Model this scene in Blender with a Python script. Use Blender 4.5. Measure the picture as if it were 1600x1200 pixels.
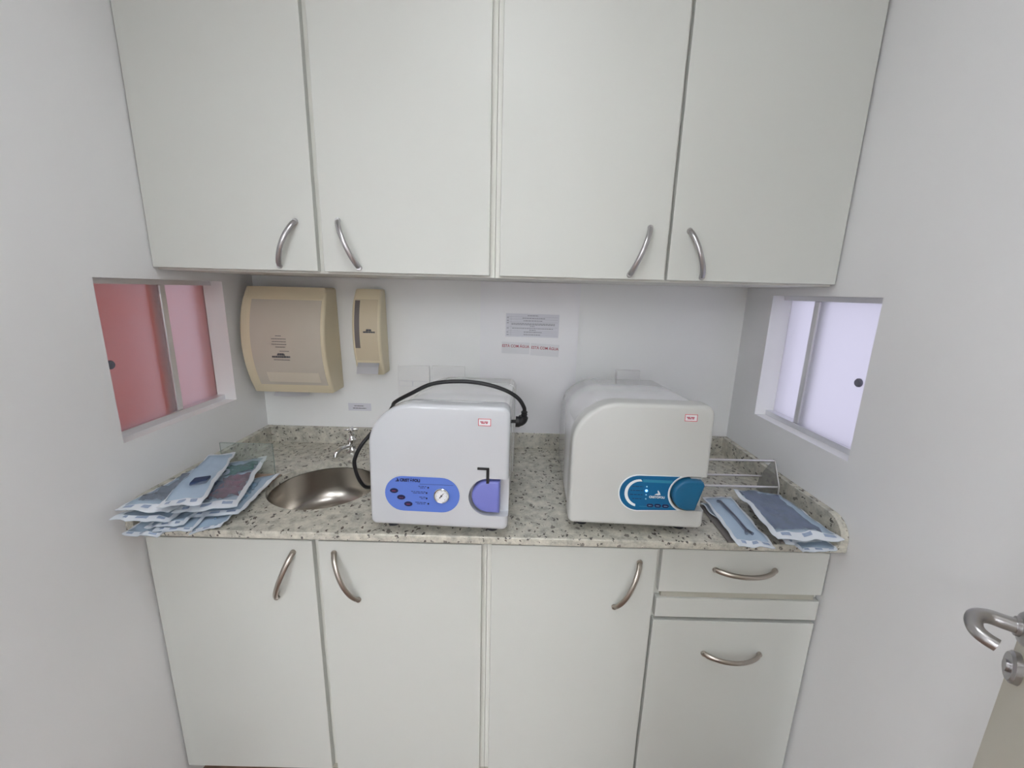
import bpy, bmesh, math, random
from mathutils import Vector, Matrix, noise
random.seed(7)
for o in list(bpy.data.objects): bpy.data.objects.remove(o)
S = bpy.context.scene
COL = S.collection

# ------------------------------------------------------------------ camera
cam = bpy.data.cameras.new('camera'); cam.sensor_width = 36; cam.lens = 644.0174/1600*36; cam.clip_start = .02
co = bpy.data.objects.new('camera', cam); COL.objects.link(co); S.camera = co
pitch, yaw, roll = .2218, .001, .0259
fw = Vector((math.sin(yaw), math.cos(yaw), 0)); rt = Vector((math.cos(yaw), -math.sin(yaw), 0)); up = Vector((0, 0, 1))
fw2 = fw*math.cos(pitch) - up*math.sin(pitch); up2 = up*math.cos(pitch) + fw*math.sin(pitch)
r3 = rt*math.cos(roll) + up2*math.sin(roll); u3 = up2*math.cos(roll) - rt*math.sin(roll)
m = Matrix.Identity(4)
for i, v in enumerate((r3, u3, -fw2)):
    for k in range(3): m[k][i] = v[k]
m.translation = (.925, -1.4957, 1.4664); co.matrix_world = m

# ------------------------------------------------------------------ world and exposure
wd = bpy.data.worlds.new('daylight'); S.world = wd; wd.use_nodes = True
bg = wd.node_tree.nodes['Background']; bg.inputs[0].default_value = (.80, .78, 1.0, 1); bg.inputs[1].default_value = .77
S.view_settings.view_transform = 'Standard'; S.view_settings.look = 'None'; S.view_settings.gamma = 1
S.view_settings.use_curve_mapping = False; S.view_settings.exposure = 0.53
LAMP = 8.0; FILL_LAMP = 11.5

# ------------------------------------------------------------------ materials
def mat(name, col, rough=.5, metal=0., trans=0., ior=1.45, coat=0., emit=None, es=0., spec=.5, bump=0., bscale=200., var=0., vscale=6.):
    M = bpy.data.materials.new(name); M.use_nodes = True; nt = M.node_tree; b = nt.nodes['Principled BSDF']
    b.inputs['Base Color'].default_value = (*col, 1); b.inputs['Roughness'].default_value = rough
    b.inputs['Metallic'].default_value = metal; b.inputs['Transmission Weight'].default_value = trans
    b.inputs['IOR'].default_value = ior; b.inputs['Coat Weight'].default_value = coat; b.inputs['Specular IOR Level'].default_value = spec
    if emit: b.inputs['Emission Color'].default_value = (*emit, 1); b.inputs['Emission Strength'].default_value = es
    if bump or var:
        tc = nt.nodes.new('ShaderNodeTexCoord')
    if bump:
        n = nt.nodes.new('ShaderNodeTexNoise'); n.inputs['Scale'].default_value = bscale; nt.links.new(tc.outputs['Object'], n.inputs['Vector'])
        bp = nt.nodes.new('ShaderNodeBump'); bp.inputs['Strength'].default_value = bump; bp.inputs['Distance'].default_value = .001
        nt.links.new(n.outputs['Fac'], bp.inputs['Height']); nt.links.new(bp.outputs['Normal'], b.inputs['Normal'])
    if var:
        n = nt.nodes.new('ShaderNodeTexNoise'); n.inputs['Scale'].default_value = vscale; nt.links.new(tc.outputs['Object'], n.inputs['Vector'])
        r = nt.nodes.new('ShaderNodeValToRGB'); r.color_ramp.elements[0].position = .3; r.color_ramp.elements[1].position = .7
        r.color_ramp.elements[0].color = (*[c*(1-var) for c in col], 1); r.color_ramp.elements[1].color = (*[min(1, c*(1+var)) for c in col], 1)
        nt.links.new(n.outputs['Fac'], r.inputs['Fac']); nt.links.new(r.outputs['Color'], b.inputs['Base Color'])
    return M
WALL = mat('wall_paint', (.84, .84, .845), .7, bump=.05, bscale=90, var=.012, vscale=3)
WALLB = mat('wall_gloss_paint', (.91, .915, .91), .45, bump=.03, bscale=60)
CEIL = mat('ceiling_paint', (.88, .88, .88), .8)
FLOOR = mat('floor_brown', (.22, .135, .10), .45, var=.25, vscale=14)
LAM = mat('cabinet_laminate', (.66, .67, .635), .42, bump=.03, bscale=700, spec=.45)
LAMIN = mat('cabinet_carcass', (.76, .76, .71), .5)
EDGE = mat('cabinet_edge_band', (.50, .49, .42), .5)
STEEL = mat('satin_nickel', (.50, .49, .50), .30, 1.)
NICKTINT = mat('satin_nickel_floor_tint', (.47, .43, .385), .28, 1.)  # lower handles: brown floor reflection put into the nickel colour
CHROME = mat('chrome', (.78, .78, .78), .08, 1.)
INOX = mat('brushed_steel', (.50, .47, .43), .26, 1., bump=.05, bscale=300)
ALU = mat('window_aluminium', (.82, .82, .84), .42, 1.)
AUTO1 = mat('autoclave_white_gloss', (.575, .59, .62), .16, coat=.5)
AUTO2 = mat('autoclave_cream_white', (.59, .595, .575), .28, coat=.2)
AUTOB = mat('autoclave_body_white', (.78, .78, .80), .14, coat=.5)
AUTOG = mat('autoclave_side_grey', (.56, .57, .56), .35)
DARK = mat('dark_gap', (.03, .03, .035), .6)
BLACKR = mat('black_rubber', (.012, .012, .014), .42)
PURP = mat('purple_plastic', (.19, .21, .58), .38, coat=.1)
PANB = mat('blue_panel_film', (.11, .20, .62), .35)
NAVY = mat('navy_print', (.012, .015, .07), .4)
TEAL = mat('teal_plastic', (.010, .125, .26), .34)
TEALP = mat('teal_panel_film', (.005, .125, .29), .3)
TEALL = mat('teal_light_strip', (.03, .24, .40), .3)
WPRINT = mat('white_print', (.80, .84, .86), .5)
LEDB = mat('blue_led', (.02, .1, .9), .3, emit=(.10, .34, 1.), es=5)
LEDO = mat('led_off', (.35, .62, .80), .3)
BEIGE = mat('beige_plastic', (.78, .69, .50), .36, bump=.02, bscale=40)
SMOKE = mat('smoked_cover', (.62, .565, .475), .22, coat=.3)
SMOKD = mat('smoked_slot', (.20, .175, .17), .25)
PAPER = mat('white_paper', (.80, .80, .83), .75)
PAPERG = mat('grey_paper', (.73, .73, .79), .6)
PLASTW = mat('white_plate_plastic', (.87, .87, .865), .35)
INK = mat('ink_dark', (.10, .10, .11), .6)
INKG = mat('ink_grey', (.30, .30, .34), .6)
INKR = mat('ink_red', (.42, .06, .10), .6)
RED = mat('red_print', (.62, .06, .09), .5)
REDP = mat('red_rendered_wall', (.80, .15, .06), .8, var=.05)
OUTW = mat('outside_white_wall', (.90, .84, .80), .8)
DOORM = mat('door_cream_paint', (.74, .70, .60), .4)
POUCHW = mat('pouch_paper', (.72, .81, .88), .6, bump=.3, bscale=60)
SEALM = mat('pouch_seal', (.80, .84, .90), .38)
PRINTB = mat('pouch_blue_print', (.36, .44, .60), .6)
GREY = mat('grey_board', (.24, .22, .21), .5)
TAN = mat('tan_paper', (.50, .36, .28), .7)
def film(name, col, a):
    M = bpy.data.materials.new(name); M.use_nodes = True; nt = M.node_tree
    b = nt.nodes['Principled BSDF']; b.inputs['Base Color'].default_value = (*col, 1); b.inputs['Roughness'].default_value = .2
    t = nt.nodes.new('ShaderNodeBsdfTransparent'); t.inputs[0].default_value = (*[min(1, c*.45+.58) for c in col], 1)
    x = nt.nodes.new('ShaderNodeMixShader'); x.inputs[0].default_value = a
    nt.links.new(t.outputs[0], x.inputs[1]); nt.links.new(b.outputs[0], x.inputs[2]); nt.links.new(x.outputs[0], nt.nodes['Material Output'].inputs[0])
    return M
FILM = film('pouch_film_blue', (.62, .74, .88), .26)
ACRY = film('clear_acrylic', (.75, .80, .78), .10)
ACRYE = film('acrylic_edge', (.30, .36, .33), .8)
ACRYG = film('rack_end_acrylic', (.50, .50, .48), .30)

def frosted(name, col):
    M = bpy.data.materials.new(name); M.use_nodes = True; nt = M.node_tree; nt.nodes.remove(nt.nodes['Principled BSDF'])
    r = nt.nodes.new('ShaderNodeBsdfRefraction'); r.inputs['Color'].default_value = (*col, 1); r.inputs['Roughness'].default_value = .55; r.inputs['IOR'].default_value = 1.25
    t = nt.nodes.new('ShaderNodeBsdfTranslucent'); t.inputs[0].default_value = (*col, 1)
    g = nt.nodes.new('ShaderNodeBsdfGlossy'); g.inputs['Roughness'].default_value = .35
    x = nt.nodes.new('ShaderNodeMixShader'); x.inputs[0].default_value = .45
    y = nt.nodes.new('ShaderNodeMixShader'); y.inputs[0].default_value = .05
    L = nt.links.new; L(r.outputs[0], x.inputs[1]); L(t.outputs[0], x.inputs[2]); L(x.outputs[0], y.inputs[1]); L(g.outputs[0], y.inputs[2])
    L(y.outputs[0], nt.nodes['Material Output'].inputs[0]); return M
FROST = frosted('frosted_glass', (.97, .97, .97))

def granite():
    M = bpy.data.materials.new('speckled_granite'); M.use_nodes = True; nt = M.node_tree; b = nt.nodes['Principled BSDF']; L = nt.links.new
    tc = nt.nodes.new('ShaderNodeTexCoord'); mp = nt.nodes.new('ShaderNodeMapping'); L(tc.outputs['Object'], mp.inputs[0])
    n = nt.nodes.new('ShaderNodeTexNoise'); n.inputs['Scale'].default_value = 38; n.inputs['Detail'].default_value = 6; n.inputs['Roughness'].default_value = .7; L(mp.outputs[0], n.inputs['Vector'])
    r = nt.nodes.new('ShaderNodeValToRGB'); e = r.color_ramp.elements
    e[0].position = .30; e[0].color = (.30, .29, .255, 1); e[1].position = .72; e[1].color = (.75, .715, .62, 1)
    k = e.new(.48); k.color = (.52, .50, .435, 1); L(n.outputs['Fac'], r.inputs[0])
    last = r.outputs['Color']
    for sc, th, col, jit in ((95, .20, (.035, .03, .035, 1), 0), (60, .13, (.075, .05, .045, 1), 3.1), (150, .20, (.62, .60, .52, 1), 7.7), (48, .16, (.17, .155, .14, 1), 5.2)):
        mp2 = nt.nodes.new('ShaderNodeMapping'); mp2.inputs['Location'].default_value = (jit, jit*.7, jit*.3); mp2.inputs['Rotation'].default_value = (.4, .3, jit); mp2.inputs['Scale'].default_value = (1, .72, 1); L(tc.outputs['Object'], mp2.inputs[0])
        w = nt.nodes.new('ShaderNodeTexNoise'); w.inputs['Scale'].default_value = sc*1.6; L(mp2.outputs[0], w.inputs['Vector'])
        ad = nt.nodes.new('ShaderNodeMixRGB'); ad.blend_type = 'LINEAR_LIGHT'; ad.inputs[0].default_value = .008; L(mp2.outputs[0], ad.inputs[1]); L(w.outputs['Color'], ad.inputs[2])
        v = nt.nodes.new('ShaderNodeTexVoronoi'); v.inputs['Scale'].default_value = sc; L(ad.outputs[0], v.inputs['Vector'])
        c = nt.nodes.new('ShaderNodeSeparateColor'); L(v.outputs['Color'], c.inputs[0])
        g = nt.nodes.new('ShaderNodeMath'); g.operation = 'LESS_THAN'; g.inputs[1].default_value = .30; L(c.outputs[0], g.inputs[0])
        d = nt.nodes.new('ShaderNodeMath'); d.operation = 'LESS_THAN'; d.inputs[1].default_value = th*1.55; L(v.outputs['Distance'], d.inputs[0])
        mu = nt.nodes.new('ShaderNodeMath'); mu.operation = 'MULTIPLY'; L(g.outputs[0], mu.inputs[0]); L(d.outputs[0], mu.inputs[1])
        ml = nt.nodes.new('ShaderNodeMath'); ml.operation = 'MULTIPLY'; ml.inputs[1].default_value = .85; L(mu.outputs[0], ml.inputs[0])
        x = nt.nodes.new('ShaderNodeMixRGB'); L(ml.outputs[0], x.inputs[0]); L(last, x.inputs[1]); x.inputs[2].default_value = col; last = x.outputs[0]
    L(last, b.inputs['Base Color']); b.inputs['Roughness'].default_value = .22; return M
GRAN = granite()

# ------------------------------------------------------------------ helpers
def obj(name, bm, material, parent=None, smooth=False, M=None):
    me = bpy.data.meshes.new(name)
    if M is not None: bmesh.ops.transform(bm, matrix=M, verts=bm.verts)
    bmesh.ops.recalc_face_normals(bm, faces=bm.faces)
    bm.to_mesh(me); bm.free(); me.materials.append(material)
    if smooth:
        for p in me.polygons: p.use_smooth = True
        try: me.set_sharp_from_angle(angle=math.radians(38))
        except Exception: pass
    o = bpy.data.objects.new(name, me); COL.objects.link(o)
    if parent: o.parent = parent
    if name in ('printed_text', 'logo_print', 'dial_marks', 'table_lines'): o['kind'] = 'stuff'
    return o
def tag(o, label, cat, group=None):
    o['label'] = label; o['category'] = cat
    if group: o['group'] = group
    return o
def struct(o): o['kind'] = 'structure'; return o
def empty(name, loc=(0, 0, 0), rz=0):
    o = bpy.data.objects.new(name, None); COL.objects.link(o); o.location = loc; o.rotation_euler = (0, 0, rz); o.empty_display_size = .05; return o
def box(x0, x1, y0, y1, z0, z1, bev=0, bm=None, seg=2):
    own = bmesh.new()
    bmesh.ops.create_cube(own, size=1, matrix=Matrix.Translation(((x0+x1)/2, (y0+y1)/2, (z0+z1)/2)) @ Matrix.Diagonal((x1-x0, y1-y0, z1-z0, 1)))
    if bev: bmesh.ops.bevel(own, geom=own.edges[:], offset=bev, segments=seg, profile=.5, affect='EDGES')
    return merge(bm, own)
def merge(bm, own):
    if bm is None: return own
    me = bpy.data.meshes.new('t'); own.to_mesh(me); own.free(); bm.from_mesh(me); bpy.data.meshes.remove(me); return bm
def smooth_path(pts, n=8):
    P = [Vector(p) for p in pts]; out = []
    for i in range(len(P)-1):
        p0 = P[i-1] if i else P[i]*2-P[i+1]; p1 = P[i]; p2 = P[i+1]; p3 = P[i+2] if i+2 < len(P) else P[i+1]*2-P[i]
        for k in range(n):
            t = k/n; out.append(.5*((2*p1)+(p2-p0)*t+(2*p0-5*p1+4*p2-p3)*t*t+(3*p1-p0-3*p2+p3)*t**3))
    out.append(P[-1]); return out
def tube(path, rad, segs=10, bm=None, flat=None):
    own = bmesh.new(); P = [Vector(p) for p in path]; rings = []; N = None
    for i, p in enumerate(P):
        t = (P[min(i+1, len(P)-1)]-P[max(i-1, 0)]).normalized()
        if N is None: N = t.orthogonal().normalized() if flat is None else (Vector(flat)-t*t.dot(Vector(flat))).normalized()
        N = (N-t*N.dot(t)).normalized(); B = t.cross(N)
        r = rad(i/(len(P)-1)) if callable(rad) else rad
        ra, rb = r if isinstance(r, tuple) else (r, r)
        rings.append([own.verts.new(p+N*ra*math.cos(a)+B*rb*math.sin(a)) for a in [2*math.pi*k/segs for k in range(segs)]])
    for a, b in zip(rings, rings[1:]):
        for k in range(segs): own.faces.new((a[k], a[(k+1) % segs], b[(k+1) % segs], b[k]))
    own.faces.new(rings[0]); own.faces.new(rings[-1]); return merge(bm, own)
def lathe(prof, M=Matrix(), segs=24, bm=None):
    own = bmesh.new(); rings = []
    for r, z in prof: rings.append([own.verts.new(M @ Vector((max(r, 1e-5)*math.cos(2*math.pi*k/segs), max(r, 1e-5)*math.sin(2*math.pi*k/segs), z))) for k in range(segs)])
    for a, b in zip(rings, rings[1:]):
        for k in range(segs): own.faces.new((a[k], a[(k+1) % segs], b[(k+1) % segs], b[k]))
    own.faces.new(rings[0]); own.faces.new(rings[-1]); return merge(bm, own)
def prism_y(out, y0, y1, bm=None, bf=0, bb=0, seg=3):
    """outline of (x, z) extruded from y0 (front) to y1, optional bevel on the front / back rims"""
    own = bmesh.new(); a = [own.verts.new((x, y0, z)) for x, z in out]; b = [own.verts.new((x, y1, z)) for x, z in out]
    n = len(out); fa = own.faces.new(a); fb = own.faces.new(b)
    for k in range(n): own.faces.new((a[k], a[(k+1) % n], b[(k+1) % n], b[k]))
    bmesh.ops.recalc_face_normals(own, faces=own.faces)
    if bf: bmesh.ops.bevel(own, geom=list(fa.edges), offset=bf, segments=seg, profile=.5, affect='EDGES')
    if bb:
        es = [e for e in own.edges if all(abs(v.co.y-y1) < 1e-6 for v in e.verts)]
        bmesh.ops.bevel(own, geom=es, offset=bb, segments=seg, profile=.5, affect='EDGES')
    return merge(bm, own)
def arc(cx, cz, r, a0, a1, n=10, rz=None):
    rz = rz or r
    return [(cx+r*math.cos(math.radians(a0+(a1-a0)*k/n)), cz+rz*math.sin(math.radians(a0+(a1-a0)*k/n))) for k in range(n+1)]
def boolean(o, cutter_bm, keep=False):
    c = obj('cutter', cutter_bm, DARK, o.parent); md = o.modifiers.new('b', 'BOOLEAN'); md.object = c; md.operation = 'DIFFERENCE'; md.solver = 'EXACT'
    bpy.context.view_layer.update(); dg = bpy.context.evaluated_depsgraph_get()
    me = bpy.data.meshes.new_from_object(o.evaluated_get(dg)); o.modifiers.clear(); old = o.data; nm = old.name; o.data = me; bpy.data.meshes.remove(old); me.name = nm
    m0 = me.materials[0]; me.materials.clear(); me.materials.append(m0)
    for p in me.polygons: p.material_index = 0
    bpy.data.objects.remove(c)
def textbm(s, size, xs=1.0, bold=0.):
    cu = bpy.data.curves.new('t', 'FONT'); cu.body = s; cu.size = size; cu.align_x = 'CENTER'; cu.align_y = 'CENTER'; cu.extrude = .0002; cu.offset = bold; cu.resolution_u = 3
    o = bpy.data.objects.new('t', cu); COL.objects.link(o); bpy.context.view_layer.update()
    me = bpy.data.meshes.new_from_object(o.evaluated_get(bpy.context.evaluated_depsgraph_get())); bpy.data.objects.remove(o)
    bm = bmesh.new(); bm.from_mesh(me); bpy.data.meshes.remove(me)
    bmesh.ops.transform(bm, matrix=Matrix.Diagonal((xs, 1, 1, 1)), verts=bm.verts); return bm
FRONT = Matrix.Rotation(math.pi/2, 4, 'X')            # text plane -> faces -Y
def dashes(rows, y, seed=1, bm=None, h=.0012, d=.0003):
    """rows of tiny print: (x0, x1, z) as word-like dashes at depth y"""
    bm = bm or bmesh.new(); rr = random.Random(seed)
    for x0, x1, z in rows:
        x = x0
        while x < x1-1e-4:
            w = min(rr.uniform(.004, .010), x1-x); box(x, x+w, y-d, y, z-h, z+h, bm=bm); x += w+.0015
    return bm

# ------------------------------------------------------------------ room shell
W = 1.75; YF = -1.55; YB = -5.0; H = 2.5; T = .10
def walls_with_hole(name, x0, x1, hy0, hy1, hz0, hz1):
    bm = box(x0, x1, YF-.08, hy0, 0, H); box(x0, x1, hy1, .1, 0, H, bm=bm); box(x0, x1, hy0, hy1, 0, hz0, bm=bm); box(x0, x1, hy0, hy1, hz1, H, bm=bm)
    return struct(obj(name, bm, WALL))
LW = (-.568, -.157, 1.087, 1.473); RW = (-.552, -.152, 1.081, 1.473)
walls_with_hole('wall_left', -T, 0, *LW)
walls_with_hole('wall_right', W, W+T, *RW)
struct(obj('wall_back', box(0, W, 0, .1, 0, H), WALLB))
struct(obj('trim_1', box(.808, 1.158, -.019, 0, .946, 1.497), mat('chase_paint', (.90, .895, .92), .5, bump=.03, bscale=60)))     # shallow pipe chase on the back wall
XL, XR = -1.3, 3.0                                                        # the open reception room behind the camera
bm = box(-T, W+T, YF-.08, .1, -.1, 0); box(XL-.1, XR+.1, YB-.1, YF-.08, -.1, 0, bm=bm); struct(obj('floor', bm, FLOOR))
bm = box(-T, W+T, YF-.08, .1, H, H+.1); box(XL-.1, XR+.1, YB-.1, YF-.08, H, H+.1, bm=bm); struct(obj('ceiling', bm, CEIL))
struct(obj('wall_reception_rear', box(XL, XR, YB-.1, YB, 0, H), WALL))
struct(obj('wall_reception_left', box(XL-.1, XL, YB-.1, YF, 0, H), WALL))
struct(obj('wall_reception_right', box(XR, XR+.1, YB-.1, YF, 0, H), WALL))
bm = box(XL, .10, YF-.08, YF, 0, H); box(W+T, XR, YF-.08, YF, 0, H, bm=bm); box(.10, W+T, YF-.08, YF, 2.32, H, bm=bm)
struct(obj('wall_front', bm, WALL))
struct(obj('trim_2', box(1.215, 1.275, YF-.08, YF-.01, 0, 2.32), DOORM))      # door post carrying the leaf
# the buildings seen blurred through the frosted panes
struct(obj('wall_neighbour_red', box(-.44, -.38, -1.54, -.04, .45, 1.95), REDP))
struct(obj('wall_neighbour_white', box(-.96, -.90, -.40, 1.9, 0, 2.2), OUTW))

# ------------------------------------------------------------------ windows
def window(name, side, y0, y1, z0, z1, ystile, yknob, zknob):
    # side -1: left wall (room at +x of it), +1: right wall
    xw = 0 if side < 0 else W
    def X(d): return xw+side*d
    w = empty(name, (0, 0, 0)); struct(w)
    def bx(nm, d0, d1, a0, a1, b0, b1, m_, bev=0, par=w): return obj(nm, box(min(X(d0), X(d1)), max(X(d0), X(d1)), a0, a1, b0, b1, bev), m_, par)
    bx('bottom_track', .036, .075, y0, y1, z0, z0+.016, ALU, .001)
    bx('top_track', .036, .075, y0, y1, z1-.014, z1, ALU, .001)
    p1 = bx('sliding_pane', .046, .050, y0, ystile+.012, z0+.008, z1-.008, FROST)
    p2 = bx('fixed_pane', .062, .066, ystile-.012, y1, z0+.008, z1-.008, FROST)
    bx('stile', .040, .056, ystile-.004, ystile+.016, z0+.016, z1-.014, ALU, .002, p1)
    bx('stile', .058, .070, ystile-.014, ystile+.004, z0+.016, z1-.014, ALU, .002, p2)
    M = Matrix.Translation((X(.046), yknob, zknob)) @ Matrix.Rotation(-side*math.pi/2, 4, 'Y')
    obj('finger_pull', lathe([(.011, -.002), (.011, .003), (.008, .005), (.0085, .006), (0, .0055)], M, 20), ALU if 0 else DARKM, p1, True)
    return w
DARKM = mat('dark_grey_pull', (.16, .16, .20), .4)
window('window_1', -1, *LW, -.345, -.520, 1.268)
window('window_2', 1, *RW, -.300, -.483, 1.264)

# ------------------------------------------------------------------ ceiling lamp and added fill lamps
def ceiling_lamp(x, y, s, lab, st, drop=0):
    l = empty('fill_lamp' if drop else 'ceiling_lamp', (x, y, H-drop)); tag(l, lab, 'lamp')
    if drop:
        for q in (-s, s): obj('fill_lamp_rod', tube([(q, 0, -.01), (q, 0, drop)], .004, 8), STEEL, l, True)
    bm = box(-s-.012, s+.012, -s-.012, -s, -.04, 0); box(-s-.012, s+.012, s, s+.012, -.04, 0, bm=bm); box(-s-.012, -s, -s, s, -.04, 0, bm=bm); box(s, s+.012, -s, s, -.04, 0, bm=bm)
    obj('frame', bm, PLASTW, l)
    obj('diffuser', box(-s, s, -s, s, -.034, -.004), mat('lamp_diffuser', (.9, .9, .9), .5, emit=(.96, 1, 1.03), es=st), l)
ceiling_lamp(.87, -1.22, .20, 'square white ceiling lamp above the narrow room', LAMP)
for x, y, l in ((-.2, -3.1, 'left and nearer'), (1.25, -3.1, 'right and nearer'), (-.2, -4.4, 'left and farther'), (1.25, -4.4, 'right and farther')):  # unseen lamps added behind the camera to throw frontal light under the cabinets
    ceiling_lamp(x, y, .28, 'added square fill lamp, unseen in the reception room behind, the %s of four' % l, FILL_LAMP, .42)

# ------------------------------------------------------------------ bow handles
def bow(parent, a, b, material, out=.030, name='handle', L=None):
    """bow handle from a to b, both on the door face, arching towards -Y"""
    A = Vector(a); B = Vector(b); pts = []; n = 18
    for i in range(n+1):
        t = i/n; p = A.lerp(B, t); p.y -= out*(math.sin(math.pi*t)**.62)*.98; pts.append(p)
    bm = tube(pts, lambda t: (.0072-.0008*math.sin(math.pi*t), .0050), 12, flat=(B-A).normalized().cross(Vector((0, 1, 0))))
    for p in (A, B): lathe([(.0070, 0), (.0070, .003), (.0062, .006)], Matrix.Translation(p) @ Matrix.Rotation(math.pi/2, 4, 'X'), 14, bm)
    return obj(name, bm, material, parent, True)

# ------------------------------------------------------------------ wall cabinets
UZ0, UZ1, UY = 1.498, 2.40, -.409
def carcass(x0, x1, y0, z0, z1, t=.016, mid=None, back=-.002, top=True):
    bm = box(x0, x0+t, y0, back, z0, z1); box(x1-t, x1, y0, back, z0, z1, bm=bm); box(x0+t, x1-t, y0, back, z0, z0+t, bm=bm); box(x0+t, x1-t, y0, back if top else y0+.04, z1-t, z1, bm=bm)
    box(x0+t, x1-t, back-.006, back, z0+t, z1-t, bm=bm)
    if mid: box(mid-.011, mid+.011, y0, back-.006 if top else y0+.018, z0+t, z1-t, bm=bm)
    return bm
def wall_cabinet(x0, x1, mid, doors, lab):
    c = empty('wall_cabinet', (0, 0, 0)); tag(c, lab, 'cabinet', 'white wall cabinets in a row')
    obj('body', carcass(x0, x1, UY+.019, UZ0, UZ1, mid=mid), LAMIN, c)
    for (a, b, hx, ang, ha, hb) in doors:
        d = obj('door', box(a-hx, b-hx, 0, .018, 1.503-UZ0, UZ1-UZ0-.004, .0012), LAM, c)
        d.location = (hx, UY, UZ0); d.rotation_euler.z = ang
        bow(d, (ha[0]-hx, 0, ha[1]-UZ0), (hb[0]-hx, 0, hb[1]-UZ0), STEEL)
    return c
wall_cabinet(.0015, .874, .432, [(.003, .424, .003, 0, (.377, 1.622), (.328, 1.514)), (.440, .861, .861, 0, (.483, 1.626), (.530, 1.514))],
             'white wall cabinet above the beige dispensers, two doors with arched handles')
wall_cabinet(.875, 1.7465, 1.3105, [(.887, 1.3055, .887, -.006, (1.259, 1.628), (1.217, 1.514)), (1.3145, 1.7445, 1.7445, 0, (1.358, 1.624), (1.402, 1.512))],
             'white wall cabinet above the two printed notices, two doors with arched handles')

# ------------------------------------------------------------------ base cabinets
LY = -.566
def base_cabinet(name, x0, x1, lab, mid=None):
    c = empty(name, (0, 0, 0)); tag(c, lab, 'cabinet', 'white base cabinets under the granite worktop')
    obj('body', carcass(x0, x1, LY+.019, .08, .863, mid=mid, back=-.024, top=False), LAMIN, c)
    obj('plinth', box(x0, x1, LY+.06, LY+.075, 0, .08), EDGE, c)
    return c
def front(c, name, x0, x1, z0, z1, ha, hb):
    d = obj(name, box(x0, x1, LY, LY+.018, z0, z1, .0012), LAM, c)
    if ha: bow(d, (ha[0], LY, ha[1]), (hb[0], LY, hb[1]), NICKTINT, .032)
    return d
c = base_cabinet('base_cabinet', .003, .872, 'white two-door base cabinet below the round sink', mid=.4365)
front(c, 'door', .006, .4285, .085, .8355, (.379, .803), (.324, .668)); front(c, 'door', .4445, .8595, .085, .8355, (.483, .804), (.538, .667))
c = base_cabinet('base_cabinet', .873, 1.3135, 'white single-door base cabinet between sink cabinet and drawer unit')
front(c, 'door', .885, 1.3085, .085, .8365, (1.264, .799), (1.209, .665))
c = base_cabinet('drawer_cabinet', 1.3145, 1.7475, 'white base cabinet with drawer, narrow pull-out board and lower front')
front(c, 'drawer', 1.320, 1.7455, .7135, .8375, (1.459, .783), (1.612, .785))
front(c, 'pull_out_board', 1.318, 1.7445, .637, .6935, None, None)
front(c, 'door', 1.316, 1.7425, .085, .6255, (1.461, .525), (1.612, .527))
bm = box(1.3305, 1.7315, LY+.006, LY+.10, .6945, .7125); obj('board_slot', bm, EDGE, c)

# ------------------------------------------------------------------ granite worktop
ZC = .885
wt = empty('worktop', (0, 0, .865)); tag(wt, 'speckled beige granite worktop running the whole width with raised splashback', 'worktop')
def wobj(nm, bm): return obj(nm, bm, GRAN, wt, False, Matrix.Translation((0, 0, -.865)))
SX, SY, SR = .370, -.346, .158
slab = obj('slab', box(.001, W-.001, -.606, -.001, .865, ZC, .003), GRAN)
boolean(slab, lathe([(SR, .8), (SR, .95)], Matrix.Translation((SX, SY, 0)), 64))
slab.data.transform(Matrix.Translation((0, 0, -.865))); slab.parent = wt
wobj('front_lip', box(.001, W-.001, -.6065, -.578, .8385, .8655, .003)) if 0 else None
wobj('back_splash', box(.021, W-.021, -.021, -.001, ZC, .946, .0015))
def side_splash(x0, x1):
    prof = [(-.604, ZC), (-.604, .894)]+[(-.604+.055*(1-math.cos(a)), .894+.052*math.sin(a)) for a in [math.pi/2*k/8 for k in range(1, 9)]]+[(-.001, .946), (-.001, ZC)]
    b = bmesh.new(); A = [b.verts.new((x0, y, z)) for y, z in prof]; B = [b.verts.new((x1, y, z)) for y, z in prof]; n = len(prof)
    b.faces.new(A); b.faces.new(B)
    for k in range(n): b.faces.new((A[k], A[(k+1) % n], B[(k+1) % n], B[k]))
    return b
wobj('side_splash', side_splash(.001, .020)); wobj('side_splash', side_splash(W-.020, W-.001))

# ------------------------------------------------------------------ sink and tap
sk = empty('sink_basin', (SX, SY, .74)); tag(sk, 'round stainless steel basin set into the granite worktop', 'sink')
zb = .74
prof = [(.156, .864-zb), (.156, .842-zb), (.153, .80-zb), (.146, .770-zb), (.130, .752-zb), (.10, .745-zb), (.025, .742-zb), (.025, .738-zb), (.102, .741-zb), (.133, .748-zb), (.149, .768-zb), (.156, .80-zb), (.159, .842-zb), (.159, .864-zb)]
b = bmesh.new(); rings = []
for r, z in prof: rings.append([b.verts.new((r*math.cos(2*math.pi*k/64), r*math.sin(2*math.pi*k/64), z)) for k in range(64)])
for a_, c_ in zip(rings, rings[1:]+rings[:1]):
    for k in range(64): b.faces.new((a_[k], a_[(k+1) % 64], c_[(k+1) % 64], c_[k]))
obj('bowl', b, INOX, sk, True)
obj('drain', lathe([(.024, -.006), (.024, .003), (.018, .0035), (.016, .001), (0, .001)], segs=24), CHROME, sk, True)
tp = empty('tap', (.357, -.098, ZC)); tag(tp, 'small chrome cross-handle tap at the back of the sink', 'tap')
obj('base', lathe([(.022, 0), (.022, .004), (.015, .010), (.012, .014), (.012, .030), (.0155, .034), (.0155, .048), (.010, .054), (.008, .062), (.0105, .066), (.0105, .070), (.006, .074), (.006, .084)], segs=24), CHROME, tp, True)
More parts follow.
